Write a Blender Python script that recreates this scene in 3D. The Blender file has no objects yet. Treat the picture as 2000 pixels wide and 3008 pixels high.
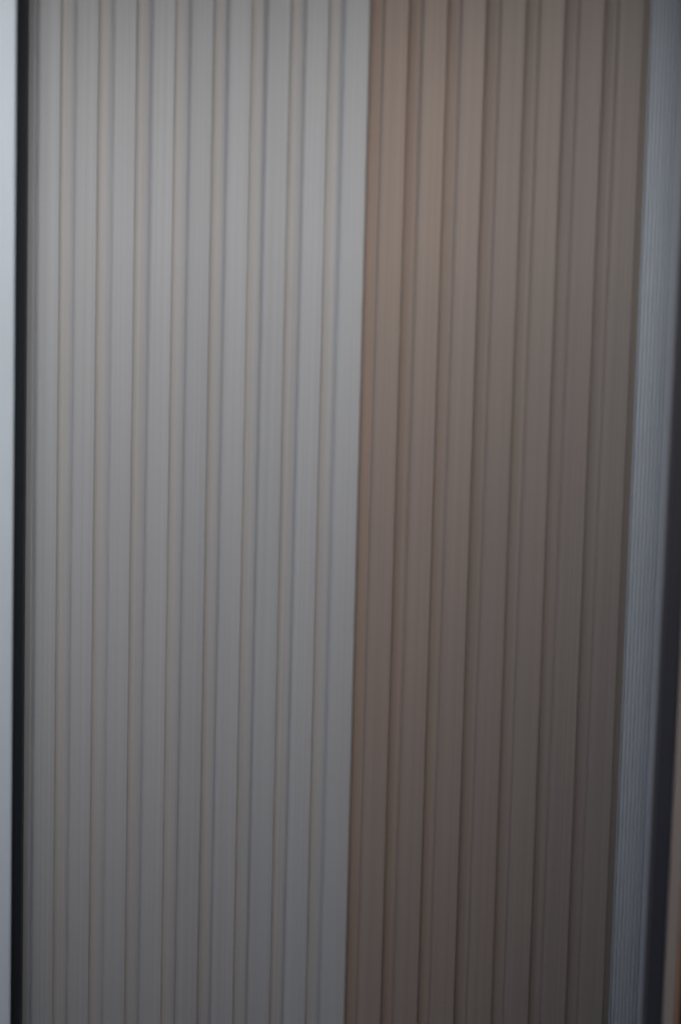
import bpy, math, random
from mathutils import Matrix, Vector
random.seed(7)
S = bpy.context.scene
COL = S.collection
R = math.radians

# ------------------------------------------------------------ camera, light, exposure
cam_d = bpy.data.cameras.new('camera')
cam = bpy.data.objects.new('camera', cam_d)
COL.objects.link(cam)
cam_d.sensor_fit = 'VERTICAL'
cam_d.sensor_height = 23.6
cam_d.lens = 50.0
cam_d.clip_start = 0.05
cam_d.clip_end = 3000
P_, Y_, L_ = R(7.2), R(4.0), R(1.44)          # pitch down, turn to the left, roll
fwd = Vector((-math.sin(Y_)*math.cos(P_), math.cos(Y_)*math.cos(P_), -math.sin(P_)))
rt = Vector((math.cos(Y_), math.sin(Y_), 0))
up = rt.cross(fwd)
r2 = math.cos(L_)*rt + math.sin(L_)*up
u2 = -math.sin(L_)*rt + math.cos(L_)*up
M = Matrix((r2, u2, -fwd)).transposed().to_4x4()
M.translation = Vector((0.2, -2.88, 1.57))
cam.matrix_world = M
cam_d.dof.use_dof = True
cam_d.dof.focus_distance = 3.035
cam_d.dof.aperture_fstop = 0.72
S.camera = cam

SUN_EL, SUN_AZ = 37.0, 4.0                  # azimuth measured from straight behind the camera, minus = from the left
w = bpy.data.worlds.new('World')
S.world = w
w.use_nodes = True
nt = w.node_tree
bg = nt.nodes['Background']
sky = nt.nodes.new('ShaderNodeTexSky')
sky.sky_type = 'NISHITA'
sky.sun_disc = False
sky.sun_elevation = R(SUN_EL)
sky.sun_rotation = R(180 - SUN_AZ) * 1.0
sky.air_density = 1.0
sky.dust_density = 3.0
sky.ozone_density = 1.0
nt.links.new(sky.outputs[0], bg.inputs[0])
bg.inputs[1].default_value = 0.11
sun_d = bpy.data.lights.new('sun', 'SUN')
sun_d.energy = 1.3
sun_d.angle = R(24)
sun_d.color = (1.0, 0.98, 0.96)
sun = bpy.data.objects.new('sun', sun_d)
COL.objects.link(sun)
to_sun = Vector((math.sin(R(SUN_AZ))*math.cos(R(SUN_EL)), -math.cos(R(SUN_AZ))*math.cos(R(SUN_EL)), math.sin(R(SUN_EL))))
sun.rotation_euler = to_sun.to_track_quat('Z', 'Y').to_euler()
S.view_settings.view_transform = 'Standard'
S.view_settings.look = 'None'
S.view_settings.gamma = 1.0
S.view_settings.exposure = 0.86
S.render.engine = 'CYCLES'

# ------------------------------------------------------------ materials
def mat(name, col, rough=0.5, metal=0.0, grain=0.06, blot=0.05, fine=900.0, bump=0.0, tint=0.02, spec=0.5, vstretch=0.6, stripe=0.0, vary=0.0):
    m = bpy.data.materials.new(name)
    m.use_nodes = True
    n, l = m.node_tree.nodes, m.node_tree.links
    b = n['Principled BSDF']
    b.inputs['Roughness'].default_value = rough
    b.inputs['Metallic'].default_value = metal
    b.inputs['Specular IOR Level'].default_value = spec
    geo = n.new('ShaderNodeTexCoord')
    info = n.new('ShaderNodeObjectInfo')
    off = n.new('ShaderNodeVectorMath'); off.operation = 'SCALE'
    comb = n.new('ShaderNodeCombineXYZ')
    for k in range(3):
        l.new(info.outputs['Random'], comb.inputs[k])
    l.new(comb.outputs[0], off.inputs[0]); off.inputs[3].default_value = 37.0
    add = n.new('ShaderNodeVectorMath'); add.operation = 'ADD'
    l.new(geo.outputs['Object'], add.inputs[0]); l.new(off.outputs[0], add.inputs[1])
    def noise(scale, vec, det=2.0):
        mp = n.new('ShaderNodeMapping'); mp.inputs['Scale'].default_value = vec
        l.new(add.outputs[0], mp.inputs[0])
        t = n.new('ShaderNodeTexNoise'); t.inputs['Scale'].default_value = scale
        t.inputs['Detail'].default_value = det
        l.new(mp.outputs[0], t.inputs['Vector'])
        return t
    g = noise(1.0, (fine, fine, vstretch), 3.0)      # brushed, vertical grain
    s = noise(1.0, (7, 7, 2.2), 3.0)                 # soft cloudy wear
    h = noise(1.0, (55, 55, 1.3), 1.0)               # faint streaks of tint
    val = n.new('ShaderNodeMath'); val.operation = 'MULTIPLY_ADD'
    l.new(g.outputs['Fac'], val.inputs[0]); val.inputs[1].default_value = 2*grain; val.inputs[2].default_value = 1 - grain
    v2 = n.new('ShaderNodeMath'); v2.operation = 'MULTIPLY_ADD'
    l.new(s.outputs['Fac'], v2.inputs[0]); v2.inputs[1].default_value = 2*blot; v2.inputs[2].default_value = 1 - blot
    v3 = n.new('ShaderNodeMath'); v3.operation = 'MULTIPLY'
    l.new(val.outputs[0], v3.inputs[0]); l.new(v2.outputs[0], v3.inputs[1])
    hv = n.new('ShaderNodeMath'); hv.operation = 'MULTIPLY_ADD'
    q = noise(1.0, (130, 130, 0.5), 2.0)             # fine stripes along the grain
    l.new(q.outputs['Fac'], hv.inputs[0]); hv.inputs[1].default_value = 2*stripe; hv.inputs[2].default_value = 1 - stripe
    ov = n.new('ShaderNodeMath'); ov.operation = 'MULTIPLY_ADD'
    l.new(info.outputs['Random'], ov.inputs[0]); ov.inputs[1].default_value = 2*vary; ov.inputs[2].default_value = 1 - vary
    v4 = n.new('ShaderNodeMath'); v4.operation = 'MULTIPLY'
    l.new(hv.outputs[0], v4.inputs[0]); l.new(ov.outputs[0], v4.inputs[1])
    v5 = n.new('ShaderNodeMath'); v5.operation = 'MULTIPLY'
    l.new(v3.outputs[0], v5.inputs[0]); l.new(v4.outputs[0], v5.inputs[1]); v3 = v5
    mix = n.new('ShaderNodeMix'); mix.data_type = 'RGBA'
    l.new(h.outputs['Fac'], mix.inputs['Factor'])
    mix.inputs['A'].default_value = (col[0]*(1+tint), col[1]*(1-tint*.1), col[2]*(1-tint*.5), 1)
    mix.inputs['B'].default_value = (col[0]*(1-tint), col[1]*(1+tint*.1), col[2]*(1+tint*.7), 1)
    vm = n.new('ShaderNodeVectorMath'); vm.operation = 'SCALE'
    l.new(mix.outputs['Result'], vm.inputs[0]); l.new(v3.outputs[0], vm.inputs[3])
    l.new(vm.outputs[0], b.inputs['Base Color'])
    if bump:
        bp = n.new('ShaderNodeBump'); bp.inputs['Strength'].default_value = bump
        bp.inputs['Distance'].default_value = 0.001
        l.new(g.outputs['Fac'], bp.inputs['Height']); l.new(bp.outputs[0], b.inputs['Normal'])
    return m

GR = dict(stripe=0.07, vary=0.03, grain=0.15, fine=380.0, bump=0.12)
G_FACE = mat('grey_brushed_face', (0.453, 0.479, 0.512), 0.5, 0.15, **GR)
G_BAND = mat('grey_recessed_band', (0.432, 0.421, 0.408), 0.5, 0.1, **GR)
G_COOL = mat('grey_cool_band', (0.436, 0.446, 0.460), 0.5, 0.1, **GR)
G_END = mat('grey_end_strip', (0.44, 0.45, 0.47), 0.5, 0.1, **GR)
G_GROOVE = mat('grey_groove_shade', (0.370, 0.395, 0.435), 0.6, vary=0.10, stripe=0.05)  # groove shadow and blue sky tint put into the colour
def lerp(a, b, t):
    return tuple(p + (q - p)*t for p, q in zip(a, b))
# brown planks are warmest near the seam, greyer and slightly darker towards the right
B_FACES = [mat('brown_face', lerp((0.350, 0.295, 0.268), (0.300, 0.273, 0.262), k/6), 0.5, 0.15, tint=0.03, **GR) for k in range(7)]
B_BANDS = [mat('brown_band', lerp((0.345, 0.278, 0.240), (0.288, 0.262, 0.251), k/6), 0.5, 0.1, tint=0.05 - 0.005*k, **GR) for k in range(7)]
B_GROOVE = mat('brown_groove_shade', (0.290, 0.260, 0.248), 0.6)  # shadow line of the groove, painted as a darker brown
GASKET = mat('dark_brown_gasket', (0.21, 0.19, 0.178), 0.6)
BLACK = mat('black_powder_coat', (0.036, 0.040, 0.048), 0.45, 0.0, grain=0.1, fine=300, vstretch=300)
CHARCOAL = mat('charcoal_powder_coat', (0.075, 0.080, 0.10), 0.45, 0.0, grain=0.1, fine=300, vstretch=300)
WHITE = mat('white_paint', (0.65, 0.75, 0.85), 0.5, 0.0, grain=0.06, blot=0.08, fine=45, vstretch=9)
RIB = mat('blue_grey_ribs', (0.67, 0.75, 0.845), 0.4, 0.15, grain=0.01, blot=0.04, fine=120, bump=0.0, tint=0.01)
WOOD = mat('weathered_wood', (0.60, 0.52, 0.47), 0.7, 0.0, grain=0.2, fine=300, bump=0.3)
ORANGE = mat('orange_stained_wood', (0.62, 0.38, 0.25), 0.6, 0.0, grain=0.2, fine=300, bump=0.3)
GAP_DARK = mat('dark_gap_shade', (0.05, 0.04, 0.035), 0.7, 0.0, grain=0.2, fine=300)  # shade of the gap beside the wooden post, put into the colour
BACK = mat('dark_backing_board', (0.08, 0.08, 0.08), 0.8)
BLOCKER_BROWN = mat('brown_sun_blocker', (0.16, 0.09, 0.05), 0.9, 0.0, grain=0.2, fine=20, vstretch=20)  # colour of the unseen wall added behind the camera
PAVE = mat('dark_paving', (0.21, 0.12, 0.065), 0.9, 0.0, grain=0.2, fine=20, vstretch=20)

# ------------------------------------------------------------ mesh helpers
def extrude(name, outline, z0, z1, mats, slots=None, rings=1):
    """closed outline in plan (x, y) drawn up from z0 to z1"""
    n = len(outline)
    vs, fs, ms = [], [], []
    for k in range(rings + 1):
        z = z0 + (z1 - z0)*k/rings
        vs += [(x, y, z) for x, y in outline]
    for k in range(rings):
        for i in range(n):
            j = (i + 1) % n
            fs.append((k*n + i, k*n + j, (k+1)*n + j, (k+1)*n + i))
            ms.append(slots[i] if slots else 0)
    fs.append(tuple(reversed(range(n)))); ms.append(0)
    fs.append(tuple(rings*n + i for i in range(n))); ms.append(0)
    me = bpy.data.meshes.new(name)
    me.from_pydata(vs, [], fs)
    for m in mats:
        me.materials.append(m)
    me.polygons.foreach_set('material_index', ms)
    me.update()
    import bmesh
    bm = bmesh.new(); bm.from_mesh(me)
    bmesh.ops.recalc_face_normals(bm, faces=bm.faces)
    bm.to_mesh(me); bm.free()
    return me

def box(name, x0, x1, y0, y1, z0, z1, m, bev=0.0):
    b = bev
    if b:
        o = [(x0+b, y0), (x1-b, y0), (x1-b*.3, y0+b*.3), (x1, y0+b), (x1, y1), (x0, y1), (x0, y0+b), (x0+b*.3, y0+b*.3)]
    else:
        o = [(x0, y0), (x1, y0), (x1, y1), (x0, y1)]
    return extrude(name, o, z0, z1, [m])

def link(name, me, parent=None, loc=(0, 0, 0)):
    o = bpy.data.objects.new(name, me)
    COL.objects.link(o)
    o.location = loc
    if parent:
        o.parent = parent
    return o

def thing(name, label, cat, loc, group=None):
    o = bpy.data.objects.new(name, None)
    COL.objects.link(o)
    o.location = loc
    o['label'] = label; o['category'] = cat
    if group:
        o['group'] = group
    return o

# ------------------------------------------------------------ setting
g = 1500.0
gm = bpy.data.meshes.new('ground')
gm.from_pydata([(-g, -g, 0), (g, -g, 0), (g, g, 0), (-g, g, 0)], [], [(0, 1, 2, 3)])
gm.materials.append(PAVE)
link('ground', gm)['kind'] = 'structure'
fw = link('rear_sun_blocker', box('rear_sun_blocker', -6, 6, -3.8, -3.4, 0, 3.71, BLOCKER_BROWN))  # unseen, added behind the camera to cut sun from the lower panels
fw['kind'] = 'structure'
sw = link('side_sun_blocker', box('side_sun_blocker', 0.52, 0.80, -1.8, -0.205, 0, 2.6, BACK))  # added out of view to darken the planks towards the right
sw['kind'] = 'structure'
bw = link('backing_wall', box('backing_wall', -1.2, 1.2, 0.12, 0.22, 0, 2.6, BACK))
bw['kind'] = 'structure'

# ------------------------------------------------------------ ribbed panels
PITCH = 0.0505
H0, H1 = 0.03, 2.18
def face_pts(x0, x1, k=1.0):
    return [(x, y*k) for x, y in [(x0+0.0006, -0.0042), (x0+0.0016, -0.0062), (x0+0.0032, -0.0074), (x0+0.0055, -0.0080),
            (x0+0.5*(x1-x0), -0.0083), (x1-0.0012, -0.0080), (x1-0.0003, -0.0076), (x1, -0.0066)]]
def grey_plank(last=False):
    top = [(0.0, 0.0012), (0.0012, 0.0016)] + face_pts(0.0015, 0.0325, 0.62)
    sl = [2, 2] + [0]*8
    if last:
        top = [(0.0, 0.0012), (0.0012, 0.0016)] + face_pts(0.0015, 0.0345, 0.62)
        top += [(0.0354, -0.0030), (0.0364, -0.0010), (0.0368, 0.0010)]
        sl += [1, 1, 1]
        xe = 0.0368
    else:
        top += [(0.0334, -0.0014), (0.0344, -0.0009), (0.0356, -0.0017), (0.0370, -0.0014), (0.0400, -0.0012), (0.0440, -0.0013), (0.0470, -0.0010), (0.0485, -0.0002), (PITCH, 0.0008)]
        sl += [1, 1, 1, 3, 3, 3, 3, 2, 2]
        xe = PITCH
    top += [(xe-0.0002, 0.012), (0.0002, 0.012)]
    sl += [0, 0]
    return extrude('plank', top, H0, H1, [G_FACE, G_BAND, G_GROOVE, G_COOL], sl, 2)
def brown_plank(kind):
    # recessed band first (deep at the step, rising to the right), then groove, then proud face
    top = [(0.0, 0.0006), (0.0016, -0.0002), (0.0032, -0.0014), (0.0055, -0.0027), (0.0090, -0.0040), (0.0125, -0.0049), (0.0158, -0.0054),
           (0.0163, -0.0040), (0.0170, -0.0040)]
    sl = [1]*7 + [2, 2]
    top += [p for p in face_pts(0.0170, 0.0507) if p[1] < -0.0058]
    sl += [0]*(len(top) - len(sl))
    top += [(0.05085, 0.0010), (0.0503, 0.012), (0.0002, 0.012)]
    sl += [0, 0, 0]
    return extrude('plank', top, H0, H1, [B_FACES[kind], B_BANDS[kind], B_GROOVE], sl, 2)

gp = thing('ribbed_cladding', 'pale grey ribbed panel between black post and brown panel', 'cladding', (-0.4175, 0, 0), 'ribbed panels side by side')
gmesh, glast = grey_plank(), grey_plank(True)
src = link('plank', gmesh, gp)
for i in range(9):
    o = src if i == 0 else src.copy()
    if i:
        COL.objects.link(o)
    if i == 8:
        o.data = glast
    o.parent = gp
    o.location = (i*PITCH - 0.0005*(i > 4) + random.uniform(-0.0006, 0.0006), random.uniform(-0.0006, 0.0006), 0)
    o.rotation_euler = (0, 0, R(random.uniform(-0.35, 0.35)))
bp_ = thing('ribbed_cladding', 'darker brown ribbed panel to the right of the pale grey panel', 'cladding', (0.0205, 0.006, 0), 'ribbed panels side by side')
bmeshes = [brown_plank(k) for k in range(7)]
src = link('plank', bmeshes[0], bp_)
for i in range(7):
    o = src if i == 0 else src.copy()
    if i:
        COL.objects.link(o)
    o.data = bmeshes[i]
    o.parent = bp_
    o.location = (i*PITCH + random.uniform(-0.0005, 0.0005), random.uniform(-0.0006, 0.0006), 0)
    o.rotation_euler = (0, 0, R(random.uniform(-0.35, 0.35)))

link('edge_strip', box('edge_strip', 7*PITCH + 0.0005, 7*PITCH + 0.0098, 0.0035, 0.060, H0, H1, GASKET), bp_)
link('edge_strip', extrude('edge_strip', [(-0.0140, 0.0010), (-0.0060, -0.0010), (-0.0030, -0.0022), (-0.0012, -0.0018), (-0.0002, 0.0002), (-0.0004, 0.012), (-0.0140, 0.012)],
     H0, H1, [G_END]), gp)

# ------------------------------------------------------------ frame around the panels
def single(name, me, label, cat, group=None):
    o = link(name, me)
    o['label'] = label; o['category'] = cat
    if group:
        o['group'] = group
    return o

single('black_post', box('black_post', -0.56, -0.4285, -0.014, 0.049, 0, 2.2, BLACK, 0.002),
       'narrow black post between the white post and pale grey panel', 'post')
wp = [(-0.62, -0.12), (-0.421, -0.12), (-0.4195, -0.1185), (-0.4190, -0.117), (-0.424, -0.110), (-0.46, -0.03), (-0.62, -0.03)]
single('white_post', extrude('white_post', wp, 0, 2.45, [WHITE]),
       'bright white post at the left edge beside the black post', 'post')

# ribbed strip: a slanting reveal of eight fine ribs and a flat flange
pts = [(0.3846, 0.100), (0.3846, 0.050), (0.3868, 0.050)]
for k in range(8):
    x, y = 0.3868 + 0.00503*k, 0.050 - 0.0018*k
    # a flat rib with rounded corners, then a groove
    pts += [(x+0.0004, y+0.0070), (x+0.0016, y+0.0070), (x+0.0022, y+0.0006), (x+0.0027, y), (x+0.0044, y), (x+0.0049, y+0.0006)]
pts += [(0.4274, 0.0350), (0.4700, 0.0200), (0.52, 0.0200), (0.52, 0.100)]
single('ribbed_strip', extrude('ribbed_strip', pts, 0, 2.2, [RIB]),
       'finely ribbed blue-grey strip between brown panel and black post', 'trim strip')
rp = single('black_post', box('black_post', 0.4142, 0.4352, -0.25, -0.20, 0, 2.3, CHARCOAL, 0.002),
       'wider black post between the blue-grey ribbed strip and brown wooden post', 'post')
rp.location.x = -0.0049
rp.rotation_euler = (0, 0.0045, 0)              # a little out of plumb
wt = thing('wooden_post', 'brown wooden post with orange edge at the lower right corner', 'post', (0.4310, 0, 0))
wt.rotation_euler = (0, 0.0045, 0)
link('board', box('board', 0.0004, 0.0146, -0.252, -0.205, 0, 2.3, WOOD, 0.001), wt)
link('edge_strip', box('edge_strip', 0.0149, 0.0208, -0.251, -0.205, 0, 2.3, ORANGE, 0.0012), wt)
link('gap_fill', box('gap_fill', 0.0216, 0.12, -0.235, -0.205, 0, 2.3, GAP_DARK), wt)  # dark filler standing in for the shaded gap past the orange edge
single('shade_slab', box('shade_slab', -1.2, 1.2, -0.80, 0.04, 2.46, 2.62, BLACK),  # added above the view so the panels darken towards the top
       'unseen black slab added above both ribbed panels to shade them', 'shade_slab')
